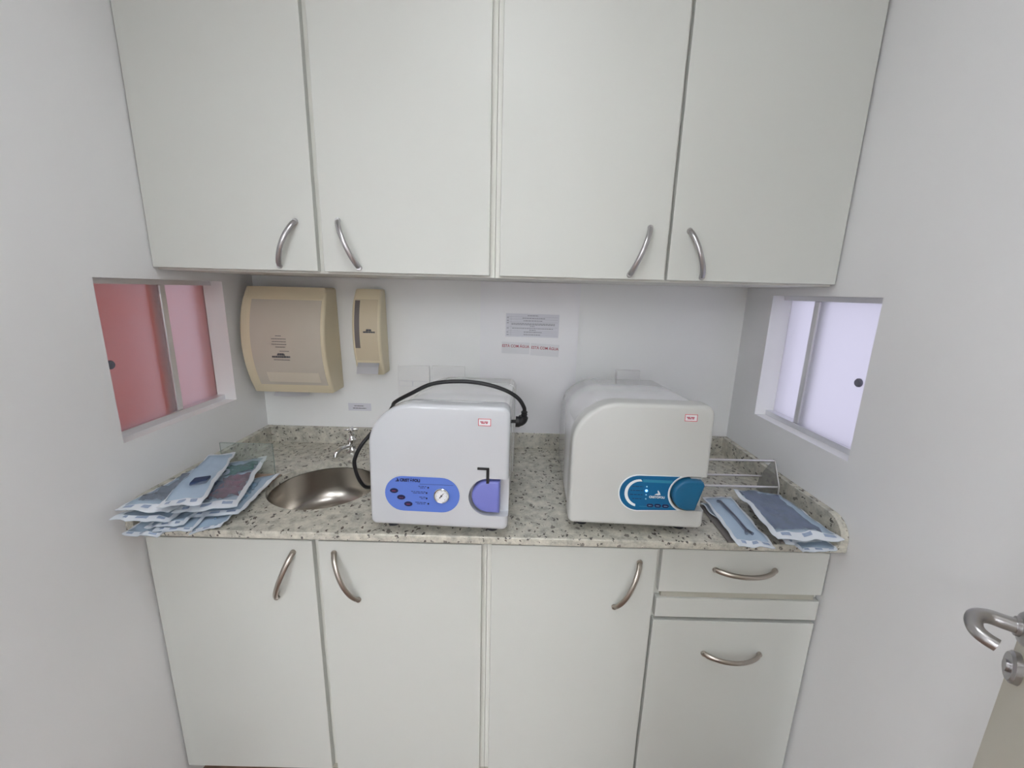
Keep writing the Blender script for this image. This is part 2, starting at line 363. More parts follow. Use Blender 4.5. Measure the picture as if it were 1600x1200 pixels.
obj('spout', tube(smooth_path([(0, 0, .024), (-.012, -.02, .026), (-.024, -.045, .026), (-.032, -.062, .018), (-.034, -.067, .006)], 5), .0085, 12), CHROME, tp, True)
h = obj('cross_handle', lathe([(.009, .078), (.010, .084), (.007, .091), (0, .092)], segs=20), CHROME, tp, True)
for k in range(4):
    a = math.pi/2*k+.25
    obj('spoke', tube([(.004*math.cos(a), .004*math.sin(a), .085), (.022*math.cos(a), .022*math.sin(a), .085), (.025*math.cos(a), .025*math.sin(a), .085)], lambda t: .0042 if t < .9 else .0028, 10), CHROME, h, True)

# ------------------------------------------------------------------ autoclaves
def outline(w, h, R, r2, r3, ins=0, hl=None):
    hh = h-ins
    o = arc(ins+r3, ins+r3, r3, 180, 270, 5)+arc(w-ins-r3, ins+r3, r3, 270, 360, 4)+arc(w-ins-r2, hh-r2, r2, 0, 90, 6)+arc(ins+R, hh-R*.92, R, 90, 180, 18, R*.92)
    return o
def autoclave(name, loc, rz, w, tilt, zf, mats, lab, depth, hnd, h, tp):
    a = empty(name, loc, rz); tag(a, lab, 'autoclave')
    TM = Matrix.Translation((0, 0, zf)) @ Matrix.Rotation(-tilt, 4, 'X')
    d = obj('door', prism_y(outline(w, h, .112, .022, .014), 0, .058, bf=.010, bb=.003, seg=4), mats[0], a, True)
    cx, cz, r = hnd
    cut = [(w+.03, cz-r)]+[(w+.03, cz+r)]+arc(cx, cz, r, 90, 270, 20)
    boolean(d, prism_y(cut, -.02, .030))
    for p in d.data.polygons: p.use_smooth = True
    d.data.set_sharp_from_angle(angle=math.radians(38)); d.data.transform(TM)
    # body: same outline, slightly inset, sloping a little to the back
    own = bmesh.new(); rings = []
    ys = (.061, .066, depth*.5, depth-.02, depth-.006, depth)
    for i, y in enumerate(ys):
        ins = (.007, .004, .004, .004, .008, .020)[i]; hh = h-.004-tp*(y/depth)
        rings.append([own.verts.new((x, y, z)) for x, z in outline(w, hh, .112, .022, .010, ins)])
    for q, s in zip(rings, rings[1:]):
        n = len(q)
        for k in range(n): own.faces.new((q[k], q[(k+1) % n], s[(k+1) % n], s[k]))
    own.faces.new(rings[0]); own.faces.new(rings[-1])
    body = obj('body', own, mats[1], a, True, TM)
    obj('gasket', prism_y(outline(w, h-.003, .112, .020, .010, .009), .056, .064), DARK, a, False, TM)
    for x in (.04, w-.04):
        obj('foot', lathe([(.014, 0), (.014, zf-.004), (.012, zf+.003)], Matrix.Translation((x, .05, 0)), 16), DARK, a, True)
        zz = zf-(depth-.05)*math.sin(tilt)
        obj('foot', lathe([(.014, 0), (.014, zz), (.012, zz+.004)], Matrix.Translation((x, depth-.05, 0)), 16), DARK, a, True)
    return a, d, body, TM
def stadium(x0, x1, z0, z1):
    r = (z1-z0)/2; return arc(x0+r, z0+r, r, 90, 270, 16)+arc(x1-r, z0+r, r, 270, 450, 16)
def logo(cx, cz, s, y0, y1):
    """sail-like triangular emblem with a curved notch"""
    o = [(-.9, -.75), (1.1, -.75), (.75, .1), (.15, .95), (.0, .3), (.45, -.25), (-.15, -.35)]
    return prism_y([(cx+x*s, cz+z*s) for x, z in o], y0, y1)

# blue-panel autoclave
w1 = .330; tilt = math.radians(2.2)
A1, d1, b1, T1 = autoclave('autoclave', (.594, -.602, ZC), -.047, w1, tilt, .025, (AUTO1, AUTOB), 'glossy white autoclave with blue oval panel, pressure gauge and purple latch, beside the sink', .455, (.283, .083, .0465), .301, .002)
obj('rear_seam', prism_y(outline(w1, .2955, .110, .020, .010, .0032), .336, .339), DARK if 0 else AUTOG, A1, False, T1)
pn = obj('control_panel', prism_y(stadium(.038, .216, .040, .127), -.0012, .004), PANB, A1, False, T1)
ps = obj('panel_rim', prism_y(stadium(.0355, .2185, .0375, .1295), -.0006, .004), AUTO1, A1, False, T1)
def onp(bm, nm, m_, par, T_, smooth=False): return obj(nm, bm, m_, par, smooth, T_)
t = textbm('CRIST\u00d3FOLI', .0098, .90, .00045); bmesh.ops.transform(t, matrix=Matrix.Translation((.0985, -.0022, .1175)) @ FRONT, verts=t.verts); onp(t, 'brand_lettering', NAVY, pn, T1)
onp(logo(.0675, .1175, .0048, -.0024, -.001), 'emblem', NAVY, pn, T1)
onp(box(.121, .201, -.0015, -.001, .1090, .1096), 'printed_line', NAVY, pn, T1)
rows = []
for k, (x0, x1) in enumerate(((.118, .137), (.101, .135), (.120, .135), (.110, .136))):
    z = .1035-.0135*k; rows += [(x0, x1, z), (x0+.004, x1-.003, z-.0036)]
onp(dashes(rows, -.0012, 3, h=.0006), 'printed_text', NAVY, pn, T1)
for k, x in enumerate((.1415, .1375, .1375, .1415)):
    onp(lathe([(.0021, -.001), (.0021, .001), (.001, .0018), (0, .0018)], Matrix.Translation((x, -.001, .101-.0135*k)) @ Matrix.Rotation(math.pi/2, 4, 'X'), 12), 'indicator_light', NAVY, pn, T1)
for k in range(3):
    x, z = .060+.0168*k, .0900-.0160*k
    q = onp(lathe([(1, -.001), (1, .0012), (.9, .0018), (0, .002)], Matrix.Translation((x, -.001, z)) @ Matrix.Rotation(math.pi/2, 4, 'X') @ Matrix.Diagonal((.0098, .0060, 1, 1)), 24), 'push_button', NAVY, pn, T1)
    onp(dashes([(x-.0045, x+.0045, z)], -.0032, k, h=.0005), 'printed_text', INKR, q, T1)
gx, gz = .1735, .0835; GM = Matrix.Translation((gx, 0, gz)) @ Matrix.Rotation(math.pi/2, 4, 'X')
g = onp(lathe([(.0185, -.002), (.0185, .006), (.0172, .0075), (.0150, .0060), (.0150, .0046), (0, .0046)], GM, 36), 'pressure_gauge', CHROME, A1, T1, True)
onp(lathe([(.0149, .0040), (.0149, .0050), (0, .0050)], GM, 30), 'dial', PAPER, g, T1)
tk = bmesh.new()
for k in range(19):
    a = math.radians(-50+280*k/18); c_, s_ = math.cos(a), math.sin(a); L_ = .0105 if k % 3 == 0 else .0120
    tube([(gx+c_*L_, -.0053, gz+s_*L_), (gx+c_*.0138, -.0053, gz+s_*.0138)], .0004, 4, tk)
onp(tk, 'dial_marks', INK, g, T1)
ndl = tube([(gx-.004, -.0060, gz-.005), (gx+.0055, -.0060, gz+.0070)], lambda t: .0014-.0009*t, 6); lathe([(.0022, .0048), (.0022, .0066), (0, .0066)], GM, 12, ndl)
onp(ndl, 'needle', INK, g, T1)
def dshape(x0, x1, z0, z1, r):
    cz = (z0+z1)/2; return [(x1, z0)]+[(x1, z1)]+arc(x0+r, cz, r, 90, 270, 18, (z1-z0)/2)
onp(prism_y(dshape(.243, .3095, .0425, .1225, .040), .0015, .032, bf=.007, seg=4), 'door_latch', PURP, A1, T1, True)
br = box(.257, .284, -.0035, .004, .1515, .1570, .0008); box(.2780, .2845, -.0035, .012, .1185, .1570, .0008, bm=br)
onp(br, 'latch_bracket', BLACKR, A1, T1)
def sticker(x, z, T_, par, y=-.0004):
    s_ = onp(box(x-.0145, x+.0145, y, .001, z-.0085, z+.0085), 'sticker', PAPER, par, T_)
    bm = bmesh.new()
    for q in ((x-.0145, x+.0145, z+.0072, z+.0085), (x-.0145, x+.0145, z-.0085, z-.0072), (x-.0145, x-.0132, z-.0085, z+.0085), (x+.0132, x+.0145, z-.0085, z+.0085)): box(q[0], q[1], y-.0003, y, q[2], q[3], bm=bm)
    onp(bm, 'sticker_border', RED, s_, T_); onp(dashes([(x-.010, x+.009, z+.001), (x-.008, x+.007, z-.002)], y, 5, h=.0012), 'printed_text', INKR, s_, T_)
sticker(.272, .265, T1, A1)
# power cord with its plug
pts = [(.640, -.118, .965), (.585, -.130, .925), (.556, -.22, .905), (.548, -.36, .906), (.528, -.43, .917), (.514, -.455, .955), (.507, -.462, 1.0), (.513, -.462, 1.026), (.530, -.462, 1.057), (.552, -.44, 1.085), (.576, -.40, 1.112), (.592, -.385, 1.140), (.612, -.42, 1.166), (.663, -.455, 1.199), (.720, -.46, 1.2275), (.787, -.46, 1.236), (.850, -.46, 1.232), (.906, -.46, 1.217), (.942, -.46, 1.196), (.9585, -.46, 1.172), (.9605, -.46, 1.158)]
iv = Matrix.Translation(A1.location) @ Matrix.Rotation(-.047, 4, 'Z'); iv.invert()
cord = obj('power_cord', tube(smooth_path(pts, 6), .0052, 12), BLACKR, A1, True, iv)
pb = tube([(.9605, -.46, 1.161), (.960, -.46, 1.150), (.958, -.46, 1.143)], .0072, 12)
for k in range(3): lathe([(.0085, -.0012), (.0085, .0012)], Matrix.Translation((.960, -.46, 1.158-.006*k)), 14, pb)
tube(smooth_path([(.9585, -.46, 1.146), (.956, -.46, 1.137), (.949, -.46, 1.132), (.938, -.46, 1.132)], 4), lambda t: (.0125, .0125) if t < .75 else (.0145, .0145), 14, pb)
obj('plug', pb, BLACKR, cord, True, iv)
pr = tube([(.938, -.453, 1.132), (.924, -.453, 1.132)], .0024, 8); tube([(.938, -.467, 1.132), (.924, -.467, 1.132)], .0024, 8, pr); obj('plug_pins', pr, BLACKR, cord, True, iv)

# teal-panel autoclave
w2 = .328
A2, d2, b2, T2 = autoclave('autoclave', (1.073, -.573, ZC), -.045, w2, tilt, .024, (AUTO2, AUTOB), 'cream-white autoclave with teal panel, blue light and teal latch, beside the wire rack', .47, (.285, .091, .0440), .309, .010)
T2P = T2 @ Matrix.Translation((0, 0, .005))
pan = [(.2665, .0385)]+[(.2560+.006, .060), (.2535, .082), (.2580, .104)]+[(.2780, .1275)]
R2 = .0455
left = arc(.1205+R2, .083, R2, 90, 270, 18, .0445)
cutp = [(.2870-.0510*math.cos(math.radians(q)), .086+.0495*math.sin(math.radians(q))) for q in range(-60, 61, 4)]
o2 = left+[p for p in cutp if True]
pl = obj('control_panel', prism_y(o2, -.0014, .004), TEALP, A2, False, T2P)
ri = arc(.1205+R2, .083, R2+.0028, 90, 270, 18, .0473)+[(.2870-.0485*math.cos(math.radians(q)), .086+.047*math.sin(math.radians(q))) for q in range(-68, 69, 4)]
obj('panel_rim', prism_y(ri, -.0007, .004), WPRINT, A2, False, T2P)
# crescent, strip and frame on the panel
cr = arc(.1335+.0345, .083, .0345, 92, 262, 20, .0345)+list(reversed(arc(.1335+.036, .083, .029, 96, 256, 20, .0295)))
bmc = bmesh.new(); n = 21; oa = arc(.168, .083, .0355, 88, 258, 20); ib = arc(.170, .083, .0300, 84, 252, 20, .0302)
for k in range(20):
    bmc.faces.new([bmc.verts.new((p[0], -.0017, p[1])) for p in (oa[k], oa[k+1], ib[k+1], ib[k])])
onp(bmc, 'crescent_print', WPRINT, pl, T2P)
onp(box(.1745, .2440, -.0019, -.001, .1115, .1185), 'light_strip', TEALL, pl, T2P)
onp(box(.171, .252, -.0018, -.001, .0485, .0495), 'printed_line', TEALL, pl, T2P)
t = textbm('CRIST\u00d3FOLI', .0076, .90, .0002); bmesh.ops.transform(t, matrix=Matrix.Translation((.2105, -.0024, .0745)) @ FRONT, verts=t.verts); onp(t, 'brand_lettering', WPRINT, pl, T2P)
onp(logo(.2110, .0860, .0072, -.0024, -.0013), 'emblem', WPRINT, pl, T2P)
for k, z in enumerate((.1005, .0900, .0795, .0690)):
    LM = Matrix.Translation((.1845, -.0012, z)) @ Matrix.Rotation(math.pi/2, 4, 'X')
    onp(lathe([((.0030 if k == 1 else .0017), -.001), ((.0030 if k == 1 else .0017), .001), (.001, .0018), (0, .0018)], LM, 14), 'indicator_light', LEDB if k == 1 else LEDO, pl, T2P, True)
onp(dashes([(.150, .176, .100), (.146, .176, .0895), (.146, .176, .079), (.152, .176, .0685)], -.0014, 8, h=.0007), 'printed_text', NAVY, pl, T2P)
for k in range(3):
    x = .196+.0185*k
    q = onp(prism_y(stadium(x-.0078, x+.0078, .0485, .0565), -.0028, .0), 'push_button', NAVY, pl, T2P); onp(dashes([(x-.004, x+.004, .0525)], -.0028, k+4, h=.0004), 'printed_text', LEDO, q, T2P)
hs = [(.3040, .0445), (.3215, .1085), (.318, .1165), (.306, .1205)]+arc(.2885, .0825, .0405, 90, 270, 20, .0385)
hs = [(x-.004, z+.009) for x, z in hs]
onp(prism_y(list(reversed(hs)), -.014, .028, bf=.006, seg=4), 'door_latch', TEAL, A2, T2, True)
onp(box(.288, .312, .002, .028, .1285, .1325), 'latch_plate', AUTOG, A2, T2)
sticker(.272, .280, T2, A2)

# ------------------------------------------------------------------ dispensers on the back wall
def bowed_dispenser(name, x0, x1, z0, z1, dtop, dmid, dbot, lab, win, rim, nz=16):
    c = empty(name, ((x0+x1)/2, 0, z0)); tag(c, lab, 'dispenser')
    M = Matrix.Translation((-(x0+x1)/2, 0, -z0))
    def dep(t):                       # t 0 bottom .. 1 top
        return (1-t)*(1-t)*dbot+2*t*(1-t)*(2*dmid-.5*(dbot+dtop))+t*t*dtop
    prof = [(-dep(k/nz), z0+(z1-z0)*k/nz) for k in range(nz+1)]
    b = bmesh.new(); A = []; B = []
    pr = [(-.002, z0)]+prof+[(-.002, z1)]
    for y, z in pr:
        t = (z-z0)/(z1-z0); s = .006*max(0, t-.85)/.15
        A.append(b.verts.new((x0+s, y, z))); B.append(b.verts.new((x1-s, y, z)))
    n = len(pr); b.faces.new(A); b.faces.new(B)
    for k in range(n): b.faces.new((A[k], A[(k+1) % n], B[(k+1) % n], B[k]))
    es = [e for e in b.edges if abs(e.verts[0].co.x-e.verts[1].co.x) < 1e-3+.002 and min(e.verts[0].co.y, e.verts[1].co.y) < -.01]
    bmesh.ops.recalc_face_normals(b, faces=b.faces)
    bmesh.ops.bevel(b, geom=es, offset=rim, segments=4, profile=.5, affect='EDGES')
    obj('body', b, BEIGE, c, True, M)
    def patch(nm, u0, u1, t0, t1, out, m_, par=c, n=12, th=.003):
        bb = bmesh.new(); F = []; K = []
        for k in range(n+1):
            t = t0+(t1-t0)*k/n; z = z0+(z1-z0)*t
            F.append([bb.verts.new((u, -dep(t)-out, z)) for u in (u0, u1)]); K.append([bb.verts.new((u, -dep(t)-out+th, z)) for u in (u0, u1)])
        for k in range(n):
            bb.faces.new((F[k][0], F[k][1], F[k+1][1], F[k+1][0])); bb.faces.new((K[k][0], K[k][1], K[k+1][1], K[k+1][0]))
            bb.faces.new((F[k][0], F[k+1][0], K[k+1][0], K[k][0])); bb.faces.new((F[k][1], F[k+1][1], K[k+1][1], K[k][1]))
        bb.faces.new((F[0][0], F[0][1], K[0][1], K[0][0])); bb.faces.new((F[n][0], F[n][1], K[n][1], K[n][0]))
        return obj(nm, bb, m_, par, True, M)
    return c, patch, M, dep
def prints(rows, z0, z1, dep, seed, bm=None, h=.0011):
    bm = bm or bmesh.new(); rr = random.Random(seed)
    for a, b_, z in rows:
        y = -dep((z-z0)/(z1-z0))-.0022; x = a
        while x < b_-1e-4:
            w = min(rr.uniform(.004, .009), b_-x); box(x, x+w, y-.0006, y+.004, z-h, z+h, bm=bm); x += w+.0012
    return bm
x0, x1, z0, z1 = .018, .300, 1.098, 1.461
c, patch, M, dep = bowed_dispenser('towel_dispenser', x0, x1, z0, z1, .078, .132, .082, 'wide beige paper towel dispenser with smoky bowed cover', None, .008)
patch('cover_frame', x0+.026, x1-.0095, .055, .90, .0008, BEIGE)
cv = patch('smoked_cover', x0+.036, x1-.013, .085, .885, .0018, SMOKE)
patch('pale_cover_patch', x0+.070, x1-.034, .115, .215, .0022, mat('smoked_cover_light', (.72, .65, .53), .3), cv)  # paler patch low on the smoked cover
xm = .150
rows = [(xm-.012, xm+.008, 1.302), (xm-.026, xm+.022, 1.292), (xm-.024, xm+.022, 1.283), (xm-.026, xm+.024, 1.274), (xm-.014, xm+.018, 1.265), (xm-.002, xm+.030, 1.251), (xm-.026, xm+.028, 1.221)]
obj('printed_text', prints(rows, z0, z1, dep, 2, h=.0009), INK, cv, False, M)
lg = prints([(xm-.010, xm+.011, 1.2415), (xm-.012, xm+.013, 1.2385)], z0, z1, dep, 3, h=.0022); prints([(xm-.030, xm+.030, 1.2315)], z0, z1, dep, 4, lg, h=.0030)
obj('logo_print', lg, INK, cv, False, M)
tw = bmesh.new()
F = [[tw.verts.new((x, y+.012*math.sin((x-.08)*11), z-.004*math.sin((x-.08)*24))) for x in [.085+.12*k/8 for k in range(9)]] for y, z in ((-.06, 1.112), (-.075, 1.097), (-.088, 1.085))]
for r in range(2):
    for k in range(8): tw.faces.new((F[r][k], F[r][k+1], F[r+1][k+1], F[r+1][k]))
bmesh.ops.solidify(tw, geom=tw.faces[:], thickness=.0006)
obj('paper_towel', tw, PAPER, c, True, M)
obj('latch', box(.082, .094, -.070, -.058, 1.092, 1.103, .002), DARKM, c, False, M)

x0, x1, z0, z1 = .376, .474, 1.164, 1.461
c, patch, M, dep = bowed_dispenser('narrow_dispenser', x0, x1, z0, z1, .050, .092, .058, 'narrow beige wall dispenser with dark sight slot and paper sheet hanging out', None, .009)
cv = patch('front_cover', x0+.010, x1-.010, .18, .885, .0008, mat('beige_cover', (.66, .57, .41), .35))
patch('sight_slot', x0+.0105, x0+.027, .33, .87, .0018, SMOKD, cv)
xm = .436
lg = prints([(xm-.009, xm+.008, 1.3255), (xm-.010, xm+.009, 1.3225)], z0, z1, dep, 5, h=.0018); prints([(xm-.020, xm+.020, 1.3175)], z0, z1, dep, 6, lg, h=.0024)
obj('logo_print', lg, INK, cv, False, M)
sh = bmesh.new(); F = [[sh.verts.new((x, y, z)) for x in (x0+.010, x0+.047, x0+.085)] for y, z in ((-.074, 1.212), (-.086, 1.196), (-.094, 1.172))]
for r in range(2):
    for k in range(2): sh.faces.new((F[r][k], F[r][k+1], F[r+1][k+1], F[r+1][k]))
bmesh.ops.solidify(sh, geom=sh.faces[:], thickness=.0006)
obj('paper_sheet', sh, PAPER, c, False, M)

# ------------------------------------------------------------------ switch plates, socket, notices
def plate(name, x0, x1, z0, z1, lab, mods, d=.008, y=-.0005):
    p = empty(name, ((x0+x1)/2, 0, (z0+z1)/2)); tag(p, lab, 'wall plate')
    M = Matrix.Translation((-(x0+x1)/2, 0, -(z0+z1)/2))
    obj('plate', box(x0, x1, y-d, y, z0, z1, .002), PLASTW, p, False, M)
    for a, b_, e, f in mods:
        obj('module_gap', box(a-.001, b_+.001, y-d-.0003, y-d+.001, e-.001, f+.001), PAPERG, p, False, M); obj('rocker', box(a, b_, y-d-.0022, y-d+.001, e, f, .0008), PLASTW, p, False, M)
plate('switch_plate', .505, .622, 1.070, 1.190, 'white switch plate with two rockers beside the narrow dispenser', [(.510, .558, 1.114, 1.132), (.561, .612, 1.114, 1.132)])
plate('switch_plate', .632, .752, 1.070, 1.192, 'white blank-looking wall plate half hidden behind the blue-panel autoclave', [(.690, .728, 1.138, 1.146)])
plate('socket_plate', 1.307, 1.392, 1.075, 1.195, 'pale wall socket box behind the teal-panel autoclave', [], d=.024)
def notice(name, x0, x1, z0, z1, lab, m_, y, rot=0, cat='notice'):
    e = empty(name, ((x0+x1)/2, y, (z0+z1)/2)); e.rotation_euler = (0, rot, 0); tag(e, lab, cat)
    hw, hh = (x1-x0)/2, (z1-z0)/2
    obj('sheet', box(-hw, hw, -.0008, 0, -hh, hh), m_, e); return e, hw, hh
YC = -.0195
e, hw, hh = notice('notice_sheet', .899, 1.088, 1.307, 1.389, 'larger grey printed notice with numbered rows on the back wall', PAPERG, YC, .006)
bm = bmesh.new()
for z in (.030, .0215, .012, -.006, -.020, -.027, -.034): box(-hw+.004, hw-.004, -.0011, -.0008, z-.0003, z+.0003, bm=bm)
box(-hw+.018, -hw+.0186, -.0011, -.0008, -.038, .030, bm=bm); obj('table_lines', bm, mat('faint_rule', (.45, .45, .50), .7), e)
rows = [(-.018, .020, .0345), (-.036, .044, .0255), (-.032, .036, .0165), (-.074, .080, .0065), (-.074, .080, .0025), (-.008, .008, -.0025), (-.072, .074, -.0105), (-.010, .012, -.0165), (-.030, .034, -.0235), (-.030, .030, -.0325)]+[(-.091, -.084, z) for z in (.0265, .0165, .008, -.0105, -.0245, -.034)]
obj('printed_text', dashes(rows, -.0008, 11, h=.0011), INKG, e)
def estado(x0, x1, z0, z1, lab, rot):
    e, hw, hh = notice('paper_sign', x0, x1, z0, z1, lab, PAPER, YC, rot, 'sign')
    t = textbm('EST\u00c1 COM \u00c1GUA', .0135, .92, .0002); bmesh.ops.transform(t, matrix=Matrix.Translation((0, -.0010, .006)) @ FRONT, verts=t.verts); obj('lettering', t, INKR, e)
estado(.886, .986, 1.246, 1.288, 'left of two small white paper signs with red lettering under the notice', .02)
estado(.990, 1.092, 1.240, 1.284, 'right of two small white paper signs with red lettering under the notice', .045)
e, hw, hh = notice('small_label', .312, .398, 1.011, 1.040, 'tiny grey printed label on the wall left of the blue-panel autoclave', PAPERG, -.0005, .0)
obj('printed_text', dashes([(-.020, .015, .004), (-.026, .024, -.005)], -.0008, 4, h=.0014), INK, e)

# ------------------------------------------------------------------ acrylic guard and rack
ag = empty('acrylic_guard', (.095, -.289, ZC)); tag(ag, 'thin clear acrylic sheet standing by the left wall behind the pouches', 'acrylic sheet')
obj('sheet', box(-.0735+0, .090, -.0012, .0012, .0, .098), ACRY, ag)
bm = box(-.0735, .090, -.0013, .0013, .0975, .0987); box(.0895, .0907, -.0013, .0013, 0, .0987, bm=bm); box(-.0742, -.0735, -.0013, .0013, .0615, .0987, bm=bm); obj('sheet_edge', bm, ACRYE, ag)
rk = empty('pouch_rack', (1.58, -.385, ZC)); tag(rk, 'low metal rack with three rods and triangular end plates right of the teal-panel autoclave', 'rack')
M = Matrix.Translation((-1.58, .385, -ZC))
XA, XB = 1.435, 1.695
ends = [(-.372, 1.003), (-.326, .9345), (-.406, .9375)]
for y, z in ends: obj('rod', tube([(XA, y, z), (XB, y, z)], .0034, 12), CHROME if 0 else mat('rod_steel', (.80, .78, .78), .3, 1.), rk, True, M)
def endplate(x):
    b = bmesh.new(); out = [(-.414, ZC), (-.410, .94), (-.374, 1.007), (-.368, 1.007), (-.318, .93), (-.312, ZC)]
    A = [b.verts.new((x-.0012, y, z)) for y, z in out]; B = [b.verts.new((x+.0012, y, z)) for y, z in out]; n = len(out)
    b.faces.new(A); b.faces.new(B)
    for k in range(n): b.faces.new((A[k], A[(k+1) % n], B[(k+1) % n], B[k]))
    return b
for x in (XA, XB):
    p = obj('end_plate', endplate(x), ACRYG, rk, False, M)
    obj('end_rim', tube([(x, -.414, ZC+.003), (x, -.410, .94), (x, -.374, 1.006), (x, -.368, 1.006)], .0022, 8), STEEL, p, True, M)

# ------------------------------------------------------------------ sterilisation pouches
def pouch(name, q, lab, seed, puff=.006, contents=None, group=None, wr=.0040, edge=.12):
    TL, TR, BR, BL = [Vector(p) for p in q]; cen = (TL+TR+BR+BL)/4
    e = empty(name, cen); tag(e, lab, 'pouch', group); nx, ny = 14, 22
    sd = Vector((seed*3.7, seed*1.3, seed*.9))
    def pt(u, v, lift):
        p = (TL.lerp(TR, u)).lerp(BL.lerp(BR, u), v)
        k = 1-.6*(min(u, 1-u, v*.6, (1-v)*.6)*4 > .5)*0
        n = noise.noise(p*28+sd)*wr*1.3+noise.noise(p*70+sd)*wr*.45
        eu = max(0, (4*u*(1-u)))**.6*max(0, 4*v*(1-v))**.5
        pe = Vector((noise.noise(Vector((u*4, v*4, seed)))*.008, noise.noise(Vector((u*4, v*4, seed+9)))*.008, 0))
        return p+pe+Vector((0, 0, n+lift*eu))-cen
    def grid(u0, u1, v0, v1, nu, nv, lift, off=0):
        b = bmesh.new(); V = [[b.verts.new(pt(u0+(u1-u0)*i/nu, v0+(v1-v0)*j/nv, lift)+Vector((0, 0, off))) for i in range(nu+1)] for j in range(nv+1)]
        for j in range(nv):
            for i in range(nu): b.faces.new((V[j][i], V[j][i+1], V[j+1][i+1], V[j+1][i]))
        return b, V
    b, V = grid(0, 1, 0, 1, nx, ny, 0, -.0012)
    obj('paper_back', b, POUCHW, e, True)
    b, V = grid(0, 1, 0, 1, nx, ny, puff); kill = [f for f in b.faces]
    inner = bmesh.new(); b.faces.ensure_lookup_table()
    ring = []
    for j in range(ny):
        for i in range(nx):
            f = b.faces[j*nx+i]
            if i < 1 or i >= nx-1 or j < 1 or j >= ny-2: ring.append(f)
    rs = set(ring)
    b2 = b.copy(); b2.faces.ensure_lookup_table()
    bmesh.ops.delete(b2, geom=[b2.faces[f.index] for f in b.faces if f in rs], context='FACES')
    bmesh.ops.delete(b, geom=[f for f in b.faces if f not in rs], context='FACES')
    obj('seal_border', b, SEALM, e, True); obj('film', b2, FILM, e, True); inner.free()
    # printed indicator marks on the bottom seal
    for k, (a, c_) in enumerate(((.12, .24), (.40, .58), (.74, .88))):
        g_, _ = grid(a, c_, .925, .965, 3, 1, puff, .0006); obj('printed_mark', g_, PRINTB, e)
    for it in (contents or []):
        kind, col = it[0], it[1]; mm = mat('pouch_'+kind, col, .45 if kind != 'tool' else .3, 1. if kind == 'tool' else 0., var=.4 if kind == 'cloth' else 0., vscale=45)  # cloth colour is mottled to stand in for shading in its wrinkles
        if kind == 'cloth':
            u0, u1, v0, v1 = it[2:]
            bb = bmesh.new(); N = 12; VV = []
            for j in range(N+1):
                row = []
                for i in range(N+1):
                    u = u0+(u1-u0)*i/N; v = v0+(v1-v0)*j/N; p = pt(u, v, puff*.45)
                    row.append(bb.verts.new(p+Vector((noise.noise(p*60)*.006, noise.noise(p*55+sd)*.006, abs(noise.noise(p*48+sd))*.016-.004))))
                VV.append(row)
            for j in range(N):
                for i in range(N): bb.faces.new((VV[j][i], VV[j][i+1], VV[j+1][i+1], VV[j+1][i]))
            obj('folded_cloth', bb, mm, e, True)
        elif kind == 'block':
            u, v, s = it[2:]; p = pt(u, v, puff*.5); ax = (TR-TL).normalized(); ay = (TL-BL).normalized()
            bb = box(-s, s, -s*.8, s*.8, -.002, .011, .003); R_ = Matrix((ax, ay, ax.cross(ay))).transposed().to_4x4()
            obj('dark_block', bb, mm, e, False, Matrix.Translation(p) @ R_)
        elif kind == 'tool':
            P_ = [pt(u, v, puff*.62) for u, v in it[2]]
            obj('instrument', tube(smooth_path(P_, 4), it[3], 8), mm, e, True)
    return e
GL = 'sterilisation pouches piled beside the left wall'; GR = 'sterilisation pouches at the right end of the worktop'
tan = obj('tan_sheet', box(0, .1, 0, .1, 0, .001), TAN)
bt = bmesh.new(); qa = [(.109, -.299), (.211, -.300), (.214, -.412), (.139, -.395)]
f0 = [bt.verts.new((x-.16, y+.35, .0008)) for x, y in qa]; f1 = [bt.verts.new((x-.16, y+.35, .0020)) for x, y in qa]
bt.faces.new(f0); bt.faces.new(f1)
for k in range(4): bt.faces.new((f0[k], f0[(k+1) % 4], f1[(k+1) % 4], f1[k]))
bmesh.ops.recalc_face_normals(bt, faces=bt.faces); bt.to_mesh(tan.data); bt.free(); tan.location = (.16, -.35, ZC); tag(tan, 'tan paper sheet lying beside the sink under the pouches', 'paper')
pouch('sterilisation_pouch', [(.030, -.52, .897), (.125, -.51, .893), (.132, -.667, .905), (.042, -.655, .902)], 'lowest pouch at the front left of the pile, hanging over the worktop edge', 1, .004, [('tool', (.6, .6, .62), [(.3, .2), (.5, .8)], .003)], GL)
pouch('sterilisation_pouch', [(.120, -.48, .896), (.207, -.46, .893), (.239, -.614, .900), (.190, -.650, .901)], 'lowest pouch at the front right of the pile, pale end on the worktop edge', 2, .004, [('tool', (.3, .4, .5), [(.3, .2), (.6, .7)], .003)], GL)
pouch('sterilisation_pouch', [(.085, -.50, .905), (.165, -.49, .903), (.192, -.640, .9075), (.112, -.655, .9095)], 'thin pouch sticking out low between the two lowest ones at the front', 9, .002, None, GL, wr=.002)
pouch('sterilisation_pouch', [(.100, -.40, .900), (.212, -.306, .896), (.254, -.570, .909), (.150, -.598, .912)], 'blue pouch reaching towards the sink, under the one with maroon cloth', 3, .004, [('cloth', (.30, .48, .62), .3, .8, .2, .7)], GL)
pouch('sterilisation_pouch', [(.050, -.50, .912), (.138, -.48, .909), (.170, -.635, .916), (.090, -.650, .917)], 'pouch with pale end in the middle front of the pile', 4, .004, None, GL)
pouch('sterilisation_pouch', [(.026, -.46, .928), (.105, -.45, .921), (.142, -.640, .926), (.026, -.662, .942)], 'pale blue pouch against the left wall under the one with grey cloth', 5, .005, [('cloth', (.35, .50, .62), .2, .8, .3, .8)], GL)
